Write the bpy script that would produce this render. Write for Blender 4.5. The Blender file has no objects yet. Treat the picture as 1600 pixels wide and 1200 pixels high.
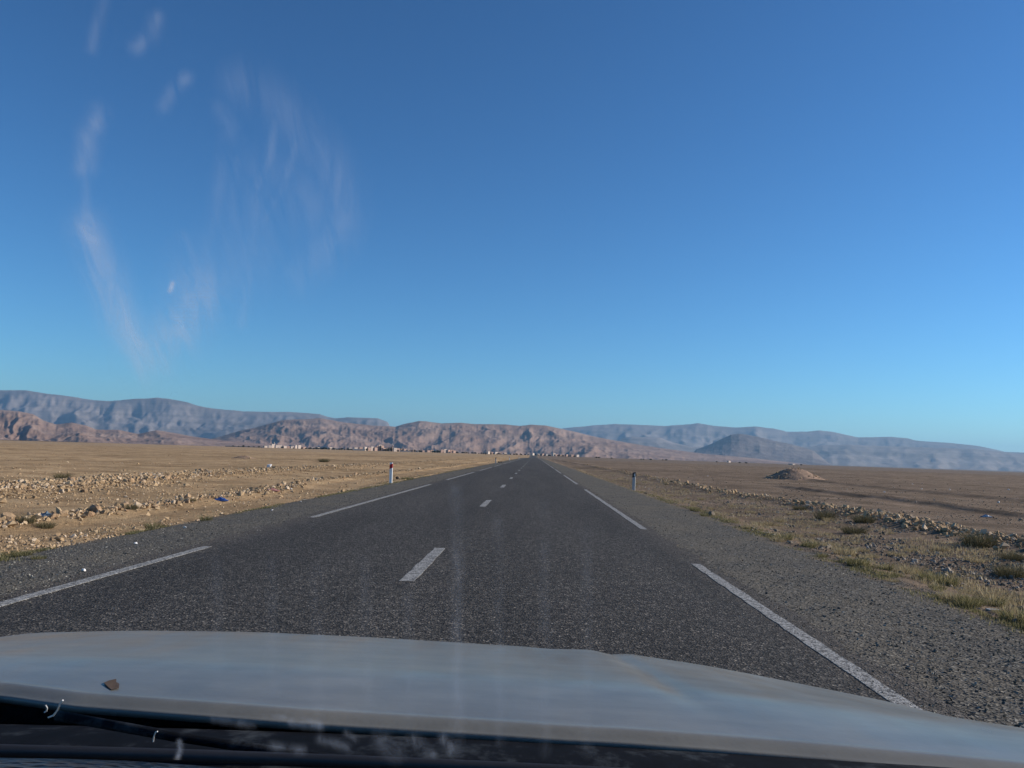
import bpy, bmesh, math
import numpy as np
from mathutils import Matrix, Vector

rng = np.random.default_rng(11)
R = math.radians
scene = bpy.context.scene
COL = scene.collection

# ------------------------------------------------------------------ camera
W_PX, H_PX, F_PX = 1600.0, 1200.0, 1305.0
EYE = np.array([0.0, 0.0, 1.4])
VPU, VPV, ROLL = 835.0, 711.5, R(1.7)
y_c = np.array([VPU - 800, -(VPV - 600), -F_PX]); y_c /= np.linalg.norm(y_c)
x_c = np.array([math.cos(ROLL), -math.sin(ROLL), 0.0])
x_c[2] = -(x_c[0] * y_c[0] + x_c[1] * y_c[1]) / y_c[2]; x_c /= np.linalg.norm(x_c)
z_c = np.cross(x_c, y_c)
RW = np.array([x_c, y_c, z_c])                       # camera -> world
cam_d = bpy.data.cameras.new('camera')
cam = bpy.data.objects.new('camera', cam_d); COL.objects.link(cam)
M4 = Matrix([list(RW[0]) + [EYE[0]], list(RW[1]) + [EYE[1]], list(RW[2]) + [EYE[2]], [0, 0, 0, 1]])
cam.matrix_world = M4
cam_d.sensor_width = 36.0
cam_d.lens = 36.0 * F_PX / W_PX
cam_d.clip_start = 0.05
cam_d.clip_end = 90000
scene.camera = cam

# ------------------------------------------------------------------ sky, sun, exposure
SUN_EL, SUN_AZ = R(25), R(80)                        # azimuth clockwise from the road's direction (+Y)
world = bpy.data.worlds.new('World'); scene.world = world; world.use_nodes = True
wt = world.node_tree; wt.nodes.clear()
sky = wt.nodes.new('ShaderNodeTexSky'); sky.sky_type = 'NISHITA'; sky.sun_disc = False
sky.sun_elevation = SUN_EL; sky.sun_rotation = SUN_AZ
sky.altitude = 900; sky.air_density = 1.05; sky.dust_density = 0.0; sky.ozone_density = 8.0
bg = wt.nodes.new('ShaderNodeBackground'); bg.inputs['Strength'].default_value = 0.076
gam = wt.nodes.new('ShaderNodeGamma'); gam.inputs[1].default_value = 1.3      # the camera's contrast of a clear sky
wo = wt.nodes.new('ShaderNodeOutputWorld')
wt.links.new(sky.outputs[0], gam.inputs[0]); 
wb_ = wt.nodes.new('ShaderNodeMix'); wb_.data_type = 'RGBA'; wb_.blend_type = 'MULTIPLY'; wb_.inputs[0].default_value = 1.0
wb_.inputs[7].default_value = (.87, .99, .85, 1)                                   # white balance of the clear desert sky
wt.links.new(gam.outputs[0], wb_.inputs[6]); wt.links.new(wb_.outputs[2], bg.inputs[0]); wt.links.new(bg.outputs[0], wo.inputs[0])
sun_d = bpy.data.lights.new('sun', 'SUN'); sun_d.energy = 4.9; sun_d.angle = R(0.5); sun_d.color = (1.0, 0.90, 0.78)
sun = bpy.data.objects.new('sun', sun_d); COL.objects.link(sun)
sdir = Vector((math.sin(SUN_AZ) * math.cos(SUN_EL), math.cos(SUN_AZ) * math.cos(SUN_EL), math.sin(SUN_EL)))
sun.rotation_euler = sdir.to_track_quat('Z', 'Y').to_euler()
scene.view_settings.view_transform = 'Standard'; scene.view_settings.look = 'None'
scene.view_settings.exposure = 0.28; scene.view_settings.gamma = 1.0
scene.view_settings.use_curve_mapping = False
scene.render.engine = 'CYCLES'
scene.cycles.use_denoising = True
scene.cycles.max_bounces = 6; scene.cycles.volume_bounces = 0; scene.cycles.transparent_max_bounces = 24

# ------------------------------------------------------------------ numeric helpers
def ray(u, v):
    """direction (x/y, z/y) of the sight line that a measured point of the photograph gives"""
    u = np.asarray(u, float); v = np.asarray(v, float)
    c = np.stack([u - 800, -(v - 600), -F_PX * np.ones_like(u)], -1)
    w = c @ RW.T
    return w[..., 0] / w[..., 1], w[..., 2] / w[..., 1]

def _hash(ix, iy, seed):
    h = (ix.astype(np.int64) * 374761393 + iy.astype(np.int64) * 668265263 + seed * 1442695041) & 0xffffffff
    h = ((h ^ (h >> 13)) * 1274126177) & 0xffffffff
    return ((h ^ (h >> 16)) & 0xffffff) / float(0xffffff)

def vn(x, y, seed=0):
    x = np.asarray(x, float); y = np.asarray(y, float)
    x, y = np.broadcast_arrays(x, y)
    ix = np.floor(x); iy = np.floor(y); fx = x - ix; fy = y - iy
    fx = fx * fx * fx * (fx * (fx * 6 - 15) + 10); fy = fy * fy * fy * (fy * (fy * 6 - 15) + 10)
    a = _hash(ix, iy, seed); b = _hash(ix + 1, iy, seed); c = _hash(ix, iy + 1, seed); d = _hash(ix + 1, iy + 1, seed)
    return (a * (1 - fx) + b * fx) * (1 - fy) + (c * (1 - fx) + d * fx) * fy

def fbm(x, y, seed=0, octv=4, ridge=False):
    s = 0; a = 0.5; t = 0
    for o in range(octv):
        n = vn(x, y, seed + o * 17)
        if ridge: n = 1 - np.abs(2 * n - 1)
        s = s + a * n; t += a; a *= 0.5
        x = np.asarray(x) * 2.03 + 5.1; y = np.asarray(y) * 2.03 + 1.7
    return s / t

def sstep(a, b, x):
    t = np.clip((np.asarray(x, float) - a) / (b - a), 0, 1); return t * t * (3 - 2 * t)

ROAD_L, ROAD_R, CEN = -4.47, 2.225, -1.32            # outer edge lines and centre line

XS = [-400, -60, -30, -20.5, -18.9, -17.7, -16.1, -14.9, -12.6, -11.1, -10.6, -9.9, -9.4, -7.6, -6.4, -4.7, -4.5, 2.3, 2.5, 4.5, 4.9, 5.5, 6.9, 8.9, 9.7, 10.2, 10.9, 13, 30, 60, 400]
ZS = [-.3, -.3, -.28, -.28, -.16, -.08, -.08, -.2, -.26, -.24, -.17, -.16, -.26, -.25, -.08, -.02, -.035, -.035, -.02, -.06, -.09, -.26, -.28, -.2, -.06, -.08, -.24, -.28, -.3, -.3, -.3]

def ground_z(x, y, fine=True):
    x = np.asarray(x, float); y = np.asarray(y, float)
    xw = x + np.where(np.abs(x + 1.1) > 5.8, 1.2 * (vn(y / 14.0, x * 0 + 3, 5) - .5), 0)
    z = np.interp(xw, XS, ZS)
    off = np.maximum(np.abs(x + 1.1) - 6.2, 0)
    side = sstep(0, 3, off)
    if fine:
        z = z + side * (0.10 * (fbm(x / 2.2, y / 2.2, 3, 3) - .5) + 0.05 * (fbm(x / .5, y / .5, 9, 2) - .5))
        z = z + sstep(8, 40, off) * 0.5 * (fbm(x / 16, y / 12, 21, 3) - .5)
    # old track on the right plain: a low bank with a step on its near side
    tx = 18.0 - 0.02 * (y - 40) + 0.5 * (vn(y / 9, 0, 31) - .5)
    z = z + np.where((y > 15) & (y < 75), 1, 0) * sstep(15, 20, y) * (1 - sstep(57, 64, y)) * 0.2 * np.exp(-((x - tx) / .32) ** 2)
    tx2 = 27.0 + 0.03 * (y - 40) + 0.9 * (vn(y / 11, 4, 33) - .5)
    z = z + sstep(20, 28, y) * (1 - sstep(90, 100, y)) * 0.18 * np.exp(-((x - tx2) / .5) ** 2)
    # slow roll of the plain: a shallow dip past the crest, then a gentle rise
    z = z - 1.9 * sstep(430, 720, y) + 3.4 * sstep(900, 1500, y)
    z = z - 0.0035 * np.maximum(np.abs(x) - 30, 0) * (1 - 0.7 * sstep(2500, 6000, y))
    return z

def road_z(y):
    return -1.9 * sstep(430, 720, y) + 3.4 * sstep(900, 1500, y)

def mesh(name, V, F, mat=None, parent=None, smooth=False):
    """one mesh object; F: (n,3) or (n,4) index array, or a list of faces"""
    m = bpy.data.meshes.new(name)
    if isinstance(F, np.ndarray):
        V = np.asarray(V, np.float32); k = F.shape[1]; n = len(F)
        m.vertices.add(len(V)); m.vertices.foreach_set('co', V.ravel())
        m.loops.add(n * k); m.loops.foreach_set('vertex_index', F.astype(np.int32).ravel())
        m.polygons.add(n); m.polygons.foreach_set('loop_start', np.arange(0, n * k, k, dtype=np.int32))
        m.polygons.foreach_set('loop_total', np.full(n, k, np.int32))
        m.polygons.foreach_set('use_smooth', np.full(n, smooth, bool))
        m.update(calc_edges=True); m.validate()
    else:
        m.from_pydata([tuple(map(float, v)) for v in V], [], F); m.update()
        if smooth:
            for p in m.polygons: p.use_smooth = True
    if mat is not None: m.materials.append(mat)
    o = bpy.data.objects.new(name, m); COL.objects.link(o)
    if parent is not None: o.parent = parent
    return o

def grid_faces(ny, nx):
    i = np.arange(ny - 1)[:, None] * nx + np.arange(nx - 1)[None, :]
    return np.stack([i, i + 1, i + 1 + nx, i + nx], -1).reshape(-1, 4)

def tag(o, label=None, cat=None, group=None, kind=None):
    if label: o['label'] = label
    if cat: o['category'] = cat
    if group: o['group'] = group
    if kind: o['kind'] = kind
    return o

def empty(name, loc, rz=0.0):
    o = bpy.data.objects.new(name, None); COL.objects.link(o)
    o.location = loc; o.rotation_euler = (0, 0, rz); o.empty_display_size = .2
    return o

def box(cx, cy, cz, sx, sy, sz):
    V = [(cx + a * sx / 2, cy + b * sy / 2, cz + c * sz / 2) for a in (-1, 1) for b in (-1, 1) for c in (-1, 1)]
    F = [(0, 1, 3, 2), (4, 6, 7, 5), (0, 4, 5, 1), (2, 3, 7, 6), (0, 2, 6, 4), (1, 5, 7, 3)]
    return V, F

def join(parts):
    V, F = [], []
    for v, f in parts:
        n = len(V); V += list(v); F += [tuple(i + n for i in q) for q in f]
    return V, F

def tube(pts, r, n=6, r1=None):
    pts = [Vector(p) for p in pts]; V, F = [], []
    for i, p in enumerate(pts):
        d = (pts[min(i + 1, len(pts) - 1)] - pts[max(i - 1, 0)]).normalized()
        a = d.orthogonal().normalized() if abs(d.z) > .9 else d.cross(Vector((0, 0, 1))).normalized()
        b = d.cross(a)
        rr = r if r1 is None else r + (r1 - r) * i / (len(pts) - 1)
        for k in range(n):
            t = 2 * math.pi * k / n; V.append(tuple(p + a * math.cos(t) * rr + b * math.sin(t) * rr))
    for i in range(len(pts) - 1):
        for k in range(n):
            F.append((i * n + k, i * n + (k + 1) % n, (i + 1) * n + (k + 1) % n, (i + 1) * n + k))
    F.append(tuple(range(n))[::-1]); F.append(tuple(range((len(pts) - 1) * n, len(pts) * n)))
    return V, F

# ------------------------------------------------------------------ materials
class Mat:
    def __init__(s, name, rough=.9, spec=.2, metal=0.0):
        s.m = bpy.data.materials.new(name); s.m.use_nodes = True
        s.t = s.m.node_tree; s.n = s.t.nodes; s.l = s.t.links
        s.p = s.n['Principled BSDF']
        s.p.inputs['Roughness'].default_value = rough
        s.p.inputs['Specular IOR Level'].default_value = spec
        s.p.inputs['Metallic'].default_value = metal
        s.geo = None
    def pos(s, scale=(1, 1, 1), local=False):
        if s.geo is None: s.geo = s.n.new('ShaderNodeTexCoord') if local else s.n.new('ShaderNodeNewGeometry')
        mp = s.n.new('ShaderNodeMapping'); mp.inputs['Scale'].default_value = scale
        s.l.new(s.geo.outputs['Object' if local else 'Position'], mp.inputs[0]); return mp.outputs[0]
    def noise(s, scale, detail=3, stretch=(1, 1, 1), rough=.55, local=False):
        n = s.n.new('ShaderNodeTexNoise'); n.inputs['Scale'].default_value = scale
        n.inputs['Detail'].default_value = detail; n.inputs['Roughness'].default_value = rough
        s.l.new(s.pos(stretch, local), n.inputs['Vector']); return n.outputs[0]
    def voro(s, scale, out='Color', stretch=(1, 1, 1), feature='F1'):
        n = s.n.new('ShaderNodeTexVoronoi'); n.inputs['Scale'].default_value = scale; n.feature = feature
        s.l.new(s.pos(stretch), n.inputs['Vector']); return n.outputs[out]
    def ramp(s, fac, stops, const=False):
        r = s.n.new('ShaderNodeValToRGB'); e = r.color_ramp.elements
        while len(e) < len(stops): e.new(.5)
        for el, (p, c) in zip(e, stops):
            el.position = p; el.color = (c, c, c, 1) if not isinstance(c, tuple) else (*c, 1)
        if const: r.color_ramp.interpolation = 'CONSTANT'
        s.l.new(fac, r.inputs[0]); return r.outputs[0]
    def mix(s, fac, a, b, mode='MIX'):
        n = s.n.new('ShaderNodeMix'); n.data_type = 'RGBA'; n.blend_type = mode
        for sock, v in ((n.inputs[0], fac), (n.inputs[6], a), (n.inputs[7], b)):
            if isinstance(v, bpy.types.NodeSocket): s.l.new(v, sock)
            elif isinstance(v, tuple): sock.default_value = (*v, 1)
            else: sock.default_value = v
        return n.outputs[2]
    def math(s, op, a, b=None, clamp=False):
        n = s.n.new('ShaderNodeMath'); n.operation = op; n.use_clamp = clamp
        for sock, v in zip(n.inputs, (a, b)):
            if isinstance(v, bpy.types.NodeSocket): s.l.new(v, sock)
            elif v is not None: sock.default_value = v
        return n.outputs[0]
    def sep(s, axis):
        n = s.n.new('ShaderNodeSeparateXYZ'); s.l.new(s.pos(), n.inputs[0]); return n.outputs[axis]
    def base(s, v):
        if isinstance(v, tuple): s.p.inputs['Base Color'].default_value = (*v, 1)
        else: s.l.new(v, s.p.inputs['Base Color'])
        return s
    def bump(s, h, dist=.01, strength=1.0):
        b = s.n.new('ShaderNodeBump'); b.inputs['Distance'].default_value = dist; b.inputs['Strength'].default_value = strength
        s.l.new(h, b.inputs['Height'])
        old = s.p.inputs['Normal'].links
        if old: s.l.new(old[0].from_socket, b.inputs['Normal'])
        s.l.new(b.outputs[0], s.p.inputs['Normal']); return s

def simple(name, col, rough=.85, var=.25, scale=6, spec=.2, metal=0.0, local=False, bump=0):
    m = Mat(name, rough, spec, metal)
    n = m.noise(scale, 4, local=local)
    m.base(m.ramp(n, [(.25, tuple(c * (1 - var) for c in col)), (.75, tuple(min(1, c * (1 + var)) for c in col))]))
    if bump: m.bump(m.noise(scale * 6, 4, local=local), bump)
    return m.m

def per_object(name, stops, rough=.95, scale=8):
    """colour picked per object, with fine grain of its own"""
    m = Mat(name, rough, .1)
    oi = m.n.new('ShaderNodeObjectInfo')
    c = m.ramp(oi.outputs['Random'], stops)
    g = m.ramp(m.noise(scale, 4), [(.3, .72), (.7, 1.15)])
    m.base(m.mix(1.0, c, g, 'MULTIPLY')); m.bump(m.noise(scale * 3, 3), .02)
    return m.m

def island_random(name, stops, rough=.95, leaf=0.0):
    """colour picked per loose piece of the mesh"""
    m = Mat(name, rough, .1)
    g = m.n.new('ShaderNodeNewGeometry')
    c = m.ramp(g.outputs['Random Per Island'], stops); m.base(c)
    if leaf:                                             # thin blades let light through
        t_ = m.n.new('ShaderNodeBsdfTranslucent'); m.l.new(c, t_.inputs[0]); x_ = m.n.new('ShaderNodeMixShader'); x_.inputs[0].default_value = leaf
        o_ = m.n['Material Output']; m.l.new(m.p.outputs[0], x_.inputs[1]); m.l.new(t_.outputs[0], x_.inputs[2]); m.l.new(x_.outputs[0], o_.inputs['Surface'])
    return m.m

# soil and shoulders
g = Mat('desert_soil', .98, .036)
X = g.sep(0)
tan = g.ramp(g.noise(.9, 5), [(.3, (.32, .212, .115)), (.55, (.41, .285, .16)), (.8, (.49, .358, .213))])
brown = g.ramp(g.noise(.7, 5), [(.3, (.155, .117, .081)), (.55, (.215, .16, .113)), (.8, (.275, .208, .152))])
wav = g.math('ADD', X, g.math('MULTIPLY', g.math('SUBTRACT', g.noise(.12, 3), .5), 6.0))
soil = g.mix(g.ramp(g.math('ADD', g.math('MULTIPLY', wav, .02), .5), [(.45, 0.0), (.62, 1.0)]), tan, brown)
# pale and dark bands across the far plain
bands = g.ramp(g.noise(1.0, 4, (.012, .045, 1)), [(.3, .74), (.5, .97), (.7, 1.14)])
soil = g.mix(1.0, soil, bands, 'MULTIPLY')
patch = g.ramp(g.noise(.25, 5), [(.35, .72), (.6, 1.10)])
soil = g.mix(1.0, soil, patch, 'MULTIPLY')
stones = g.ramp(g.voro(9.0), [(.1, .72), (.5, 1.0), (.9, 1.22)])
soil = g.mix(.6, soil, g.mix(1.0, soil, stones, 'MULTIPLY'))
fine = g.ramp(g.noise(38, 3), [(.3, .8), (.7, 1.2)])
soil = g.mix(1.0, soil, fine, 'MULTIPLY')
grav = g.ramp(g.voro(42.0), [(.05, (.04, .039, .036)), (.45, (.10, .094, .083)), (.8, (.158, .149, .131)), (.97, (.28, .27, .24))])
grav = g.mix(g.ramp(g.noise(.8, 4), [(.4, 0.0), (.75, .45)]), grav, (.19, .165, .125))
edge = g.math('MULTIPLY', g.math('SUBTRACT', g.noise(1.4, 5), .5), 1.5)
absx = g.math('ABSOLUTE', g.math('ADD', g.math('ADD', X, 1.05), 0.0))
shoulder = g.ramp(g.math('MULTIPLY', g.math('ADD', absx, edge), .1), [(.545, 1.0), (.60, 0.0)])
g.base(g.mix(shoulder, soil, grav))
g.bump(g.voro(42.0, 'Distance'), .012, .9); g.bump(g.noise(9, 5), .05, .7)
SOIL = g.m

a = Mat('asphalt', .88, .25)
agg = a.ramp(a.voro(62.0), [(.05, (.010, .010, .011)), (.4, (.030, .030, .030)), (.72, (.066, .064, .062)), (.9, (.13, .125, .12)), (.98, (.28, .27, .26))])
agg2 = a.ramp(a.voro(31.0), [(.1, .45), (.5, .95), (.92, 1.7)])
agg = a.mix(1.0, agg, agg2, 'MULTIPLY')
wear = a.ramp(a.noise(.6, 4, (1.2, .12, 1)), [(.3, .74), (.7, 1.24)])
agg = a.mix(1.0, agg, wear, 'MULTIPLY')
mott = a.ramp(a.noise(5.5, 4), [(.3, .86), (.7, 1.15)])
agg = a.mix(1.0, a.mix(1.0, agg, mott, 'MULTIPLY'), (1.08, 1.0, .88), 'MULTIPLY')
# dust blown onto the edges of the surface
axr = a.math('ABSOLUTE', a.math('ADD', a.sep(0), 1.12))
dusty = a.math('MULTIPLY', a.ramp(a.math('MULTIPLY', a.math('ADD', axr, a.math('MULTIPLY', a.noise(2.2, 4), .5)), .1), [(.335, 0.0), (.40, 1.0)]), a.ramp(a.noise(14, 3), [(.35, .15), (.7, .75)]))
a.base(a.mix(dusty, agg, (.15, .125, .10)))
a.bump(a.voro(62.0, 'Distance'), .010, 1.0); a.bump(a.noise(30, 4), .012, .8)
ASPHALT = a.m

p = Mat('worn_road_paint', .8, .3)
worn = p.math('MULTIPLY', p.ramp(p.voro(80.0), [(.25, 0.0), (.5, 1.0)]), p.ramp(p.noise(16, 5), [(.34, .12), (.52, 1.0)]))
p.base(p.mix(worn, (.07, .068, .064), (.36, .355, .335))); p.bump(p.voro(95.0, 'Distance'), .006, .7)
PAINT = p.m

ROCKM = per_object('pale_rock', [(0, (.32, .21, .125)), (.35, (.43, .30, .18)), (.7, (.36, .235, .14)), (.93, (.52, .41, .29)), (1, (.26, .17, .115))])
STONEL = island_random('tan_stones', [(0, (.24, .165, .10)), (.4, (.36, .255, .15)), (.75, (.45, .33, .20)), (.95, (.54, .43, .31)), (1, (.16, .12, .085))])
STONER = island_random('brown_stones', [(0, (.12, .10, .078)), (.4, (.19, .16, .125)), (.75, (.27, .225, .175)), (.96, (.42, .37, .30)), (1, (.08, .07, .058))])
GRAVEL = island_random('grey_gravel', [(0, (.055, .053, .047)), (.4, (.115, .111, .097)), (.75, (.18, .174, .152)), (.95, (.33, .32, .28)), (1, (.04, .039, .036))])
DRYG = island_random('dry_grass_blades', [(0, (.22, .175, .10)), (.5, (.34, .28, .165)), (1, (.45, .38, .24))], .8, .45)
WIRY = island_random('wiry_twigs', [(0, (.075, .068, .035)), (.5, (.13, .115, .06)), (1, (.21, .18, .10))], .8, .2)
GREENG = island_random('green_grass_blades', [(0, (.07, .07, .03)), (.35, (.13, .125, .055)), (.6, (.22, .20, .095)), (1, (.38, .32, .18))], .8, .45)

# ------------------------------------------------------------------ the plain
ys = np.concatenate([np.arange(-12, 2, 1.0), np.geomspace(2, 60, 420), np.geomspace(60.3, 1500, 260), np.geomspace(1520, 26000, 50)])
xr = np.concatenate([np.linspace(0, 3.2, 17), np.geomspace(3.35, 40, 200), np.geomspace(41, 900, 90), np.geomspace(930, 24000, 30)])
xs = np.concatenate([-xr[::-1], xr[1:]]) - 1.12
GX, GY = np.meshgrid(xs, ys)
GZ = ground_z(GX, GY)
ground = mesh('ground', np.stack([GX, GY, GZ], -1).reshape(-1, 3), grid_faces(len(ys), len(xs)), SOIL, smooth=True)
tag(ground, 'stony brown desert plain on both sides of the road', kind='structure')

# ------------------------------------------------------------------ the road
ry = np.concatenate([np.arange(-12, 60, .25), np.arange(60, 1300, 4.0)])
jl = .20 * (fbm(ry / .6, 0, 50, 3) - .5) + .16 * (fbm(ry / 6, 0, 51, 2) - .5)
jr = .20 * (fbm(ry / .6, 0, 52, 3) - .5) + .16 * (fbm(ry / 6, 0, 53, 2) - .5)
cols = []
rz = road_z(ry)
for f, dz in ((0, -.05), (0, 0.0), (.25, .012), (.5, .02), (.75, .012), (1, 0.0), (1, -.05)):
    xl = ROAD_L - .24 + jl; xrr = ROAD_R + .20 + jr
    cols.append(np.stack([xl + (xrr - xl) * f, ry, rz + dz], -1))
RV = np.stack(cols, 1).reshape(-1, 3)
road = mesh('road', RV, grid_faces(len(ry), 7), ASPHALT)
tag(road, 'straight two-lane asphalt road running to the horizon', kind='structure')

def crown(x):
    xl, xr_ = ROAD_L - .24, ROAD_R + .20
    return np.interp((x - xl) / (xr_ - xl), [0, .25, .5, .75, 1], [0, .012, .02, .012, 0])

def strip(name, xc, w, y0, y1):
    n = max(2, int((y1 - y0) / .25) if y0 < 60 else int((y1 - y0) / 4)) + 1
    yy = np.linspace(y0, y1, n); V = []
    e = .034 * (fbm(yy * 5, xc, 61, 3) - .5)
    e2 = .034 * (fbm(yy * 5, xc, 67, 3) - .5)
    xa = xc - w / 2 + e; xb = xc + w / 2 + e2; z = road_z(yy)
    V = np.stack([np.stack([xa, yy, z + crown(xa) + .001], -1), np.stack([xa, yy, z + crown(xa) + .005], -1),
                  np.stack([xb, yy, z + crown(xb) + .005], -1), np.stack([xb, yy, z + crown(xb) + .001], -1)], 1).reshape(-1, 3)
    o = mesh(name, V, grid_faces(n, 4), PAINT, road)
    return o
y0 = 9.0 - 13.0
while y0 < 480:
    strip('centre_dash', CEN, .16, y0, y0 + 3.2); y0 += 13.0
y0 = 16.95 - 26.0
while y0 < 480:
    strip('edge_line', ROAD_L, .13, y0, y0 + (20.6 if y0 < 0 else 19.4))
    strip('edge_line', ROAD_R, .13, y0 - .1, y0 + (20.6 if y0 < 0 else 19.4)); y0 += 26.0

# ------------------------------------------------------------------ mountains
def mountain_mat(name, c0, c1, c2, sc):
    m = Mat(name, .95, .05)
    b = m.ramp(m.noise(sc, 6), [(.3, c0), (.5, c1), (.72, c2)])
    st = m.ramp(m.noise(sc * 2.2, 4, (.12, .12, 7)), [(.35, .78), (.6, 1.12)])
    m.base(m.mix(.8, b, m.mix(1.0, b, st, 'MULTIPLY')))
    m.bump(m.noise(sc * 9, 6), 10, .8)
    return m.m
MT_NEAR = mountain_mat('red_brown_slopes', (.20, .13, .098), (.265, .182, .14), (.325, .235, .185), .0022)
MT_FAR = mountain_mat('grey_brown_slopes', (.165, .148, .14), (.225, .198, .182), (.285, .25, .228), .0013)

def mountains(name, label, pts, D, front, back, mat, lam, seed, n=620, ns=46, carve=.55, spur=.45, base=-3.0, u_rng=(-450, 2050), rough=1.0, power=1.25):
    P = np.array(pts, float)
    u = np.linspace(u_rng[0], u_rng[1], n)
    v = np.interp(u, P[:, 0], P[:, 1])
    ax, tz = ray(u, v)
    Hr = np.maximum(1.4 + tz * D, base - 10)
    Hr = Hr + rough * (np.maximum(Hr, 0)) * .06 * (fbm(ax * D / (lam * .35), 0, seed + 5, 5) - .5)
    s = np.concatenate([np.linspace(-1, 0, ns), np.linspace(0, 1, 9)[1:]])
    A, S = np.meshgrid(ax, s); Hm = np.broadcast_to(Hr, A.shape)
    L = A * D
    sp = fbm(L / lam + .6 * (fbm(L / lam, S * 2, seed + 2, 2) - .5), S * .35, seed, 3, ridge=True)
    q = np.abs(S)
    qe = np.clip(q * (1 + spur * (1 - sp) * 1.5 * sstep(0, .35, q)), 0, 1)
    prof = (1 - qe) ** power
    warp = 1.0 * (fbm(L / (lam * .8), S * 3, seed + 31, 3) - .5)
    warp = warp * 1.7
    gl = fbm(L / (lam * .42) + warp, S * 2.4 + warp, seed + 9, 4, ridge=True)
    z = base + (Hm - base) * prof
    z = z - (Hm - base) * carve * .36 * (1 - gl) * sstep(0, .18, q) * (1 - sstep(.6, 1, q))
    z = z + rough * (Hm - base) * .085 * (fbm(L / (lam * .13), S * 7, seed + 40, 4, ridge=True) - .5) * sstep(0, .1, q) * (1 - sstep(.8, 1, q))
    Y = D + np.where(S < 0, S * front, S * back)
    z = np.where(q > .985, np.minimum(z, base), z); z = np.maximum(z, base - 2)
    Vv = np.stack([A * Y, Y, z], -1).reshape(-1, 3)
    o = mesh(name, Vv, grid_faces(len(s), n), mat, smooth=True)
    return tag(o, label, kind='structure')

MT_DARK = mountain_mat('shade_darkened_slopes', (.115, .095, .09), (.155, .128, .12), (.195, .165, .15), .0022)  # slope colour darkened to carry the shade of the hill's left face
mountains('mountain_range', 'hazy blue-grey mountain range rising behind the plain at left',
          [(-450, 600), (-200, 606), (0, 609), (40, 609), (60, 612), (80, 616), (130, 623), (170, 626), (245, 622), (268, 624), (290, 628), (310, 634), (330, 637), (380, 643), (450, 643), (500, 647), (512, 652), (525, 654), (545, 652), (590, 654), (606, 660), (612, 672), (640, 720), (2050, 760)],
          12000, 3600, 2500, MT_FAR, 1500, 3, n=1000, ns=64, carve=.8, spur=.55)
mountains('mountain_range', 'far pale blue mountain range low on the horizon at right',
          [(-450, 720), (780, 720), (850, 676), (880, 669), (900, 667), (925, 665), (960, 663), (1000, 665), (1040, 666), (1065, 664), (1090, 661), (1110, 664), (1130, 666), (1150, 668), (1180, 666), (1210, 669), (1230, 674), (1260, 675), (1280, 673), (1300, 675), (1340, 684), (1365, 684), (1390, 683), (1420, 685), (1430, 688), (1480, 692), (1530, 697), (1570, 706), (1600, 707), (1800, 708), (2050, 716)],
          14500, 3400, 2500, MT_FAR, 1700, 8, n=900, ns=60, carve=.8, spur=.5)
mountains('hills', 'blue hazy hills in front of the far range at right',
          [(-450, 740), (900, 730), (945, 697), (965, 688), (985, 682), (1030, 684), (1050, 691), (1085, 699), (1110, 699), (1200, 700), (1265, 698), (1285, 695), (1310, 695), (1350, 696), (1400, 698), (1450, 699), (1480, 700), (1520, 701), (1560, 706), (1600, 710), (1750, 716), (2050, 730)],
          10800, 2900, 1500, MT_FAR, 900, 14, n=620, carve=.6)
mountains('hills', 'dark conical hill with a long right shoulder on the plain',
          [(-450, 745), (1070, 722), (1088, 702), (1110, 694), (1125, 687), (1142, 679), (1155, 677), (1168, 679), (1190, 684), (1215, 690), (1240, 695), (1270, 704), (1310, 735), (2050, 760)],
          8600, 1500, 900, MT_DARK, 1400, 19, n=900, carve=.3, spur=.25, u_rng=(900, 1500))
mountains('hills', 'long reddish flat-topped ridge behind the village',
          [(-450, 720), (200, 716), (300, 694), (345, 682), (378, 672), (400, 668), (425, 661), (445, 656), (470, 655), (500, 654), (520, 657), (540, 661), (580, 665), (618, 667), (636, 661), (655, 657), (668, 658), (690, 661), (720, 660), (740, 662), (790, 663), (812, 666), (830, 664), (852, 665), (870, 669), (885, 672), (900, 675), (930, 682), (960, 688), (1000, 695), (1040, 701), (1100, 709), (1180, 716), (1300, 730), (2050, 760)],
          6200, 2300, 1300, MT_NEAR, 620, 27, n=1100, ns=64, carve=.62, spur=.35, u_rng=(100, 1400), power=1.05)
mountains('hills', 'low reddish foothills at the edge of the plain at left',
          [(-450, 628), (-150, 636), (0, 640), (30, 643), (52, 648), (68, 657), (88, 663), (112, 660), (135, 665), (150, 671), (185, 671), (215, 678), (245, 672), (270, 676), (300, 682), (345, 688), (390, 692), (450, 698), (520, 706), (600, 716), (2050, 760)],
          4300, 1700, 900, MT_NEAR, 420, 44, n=800, ns=56, carve=.85, spur=.6, u_rng=(-450, 640), power=1.1)

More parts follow.
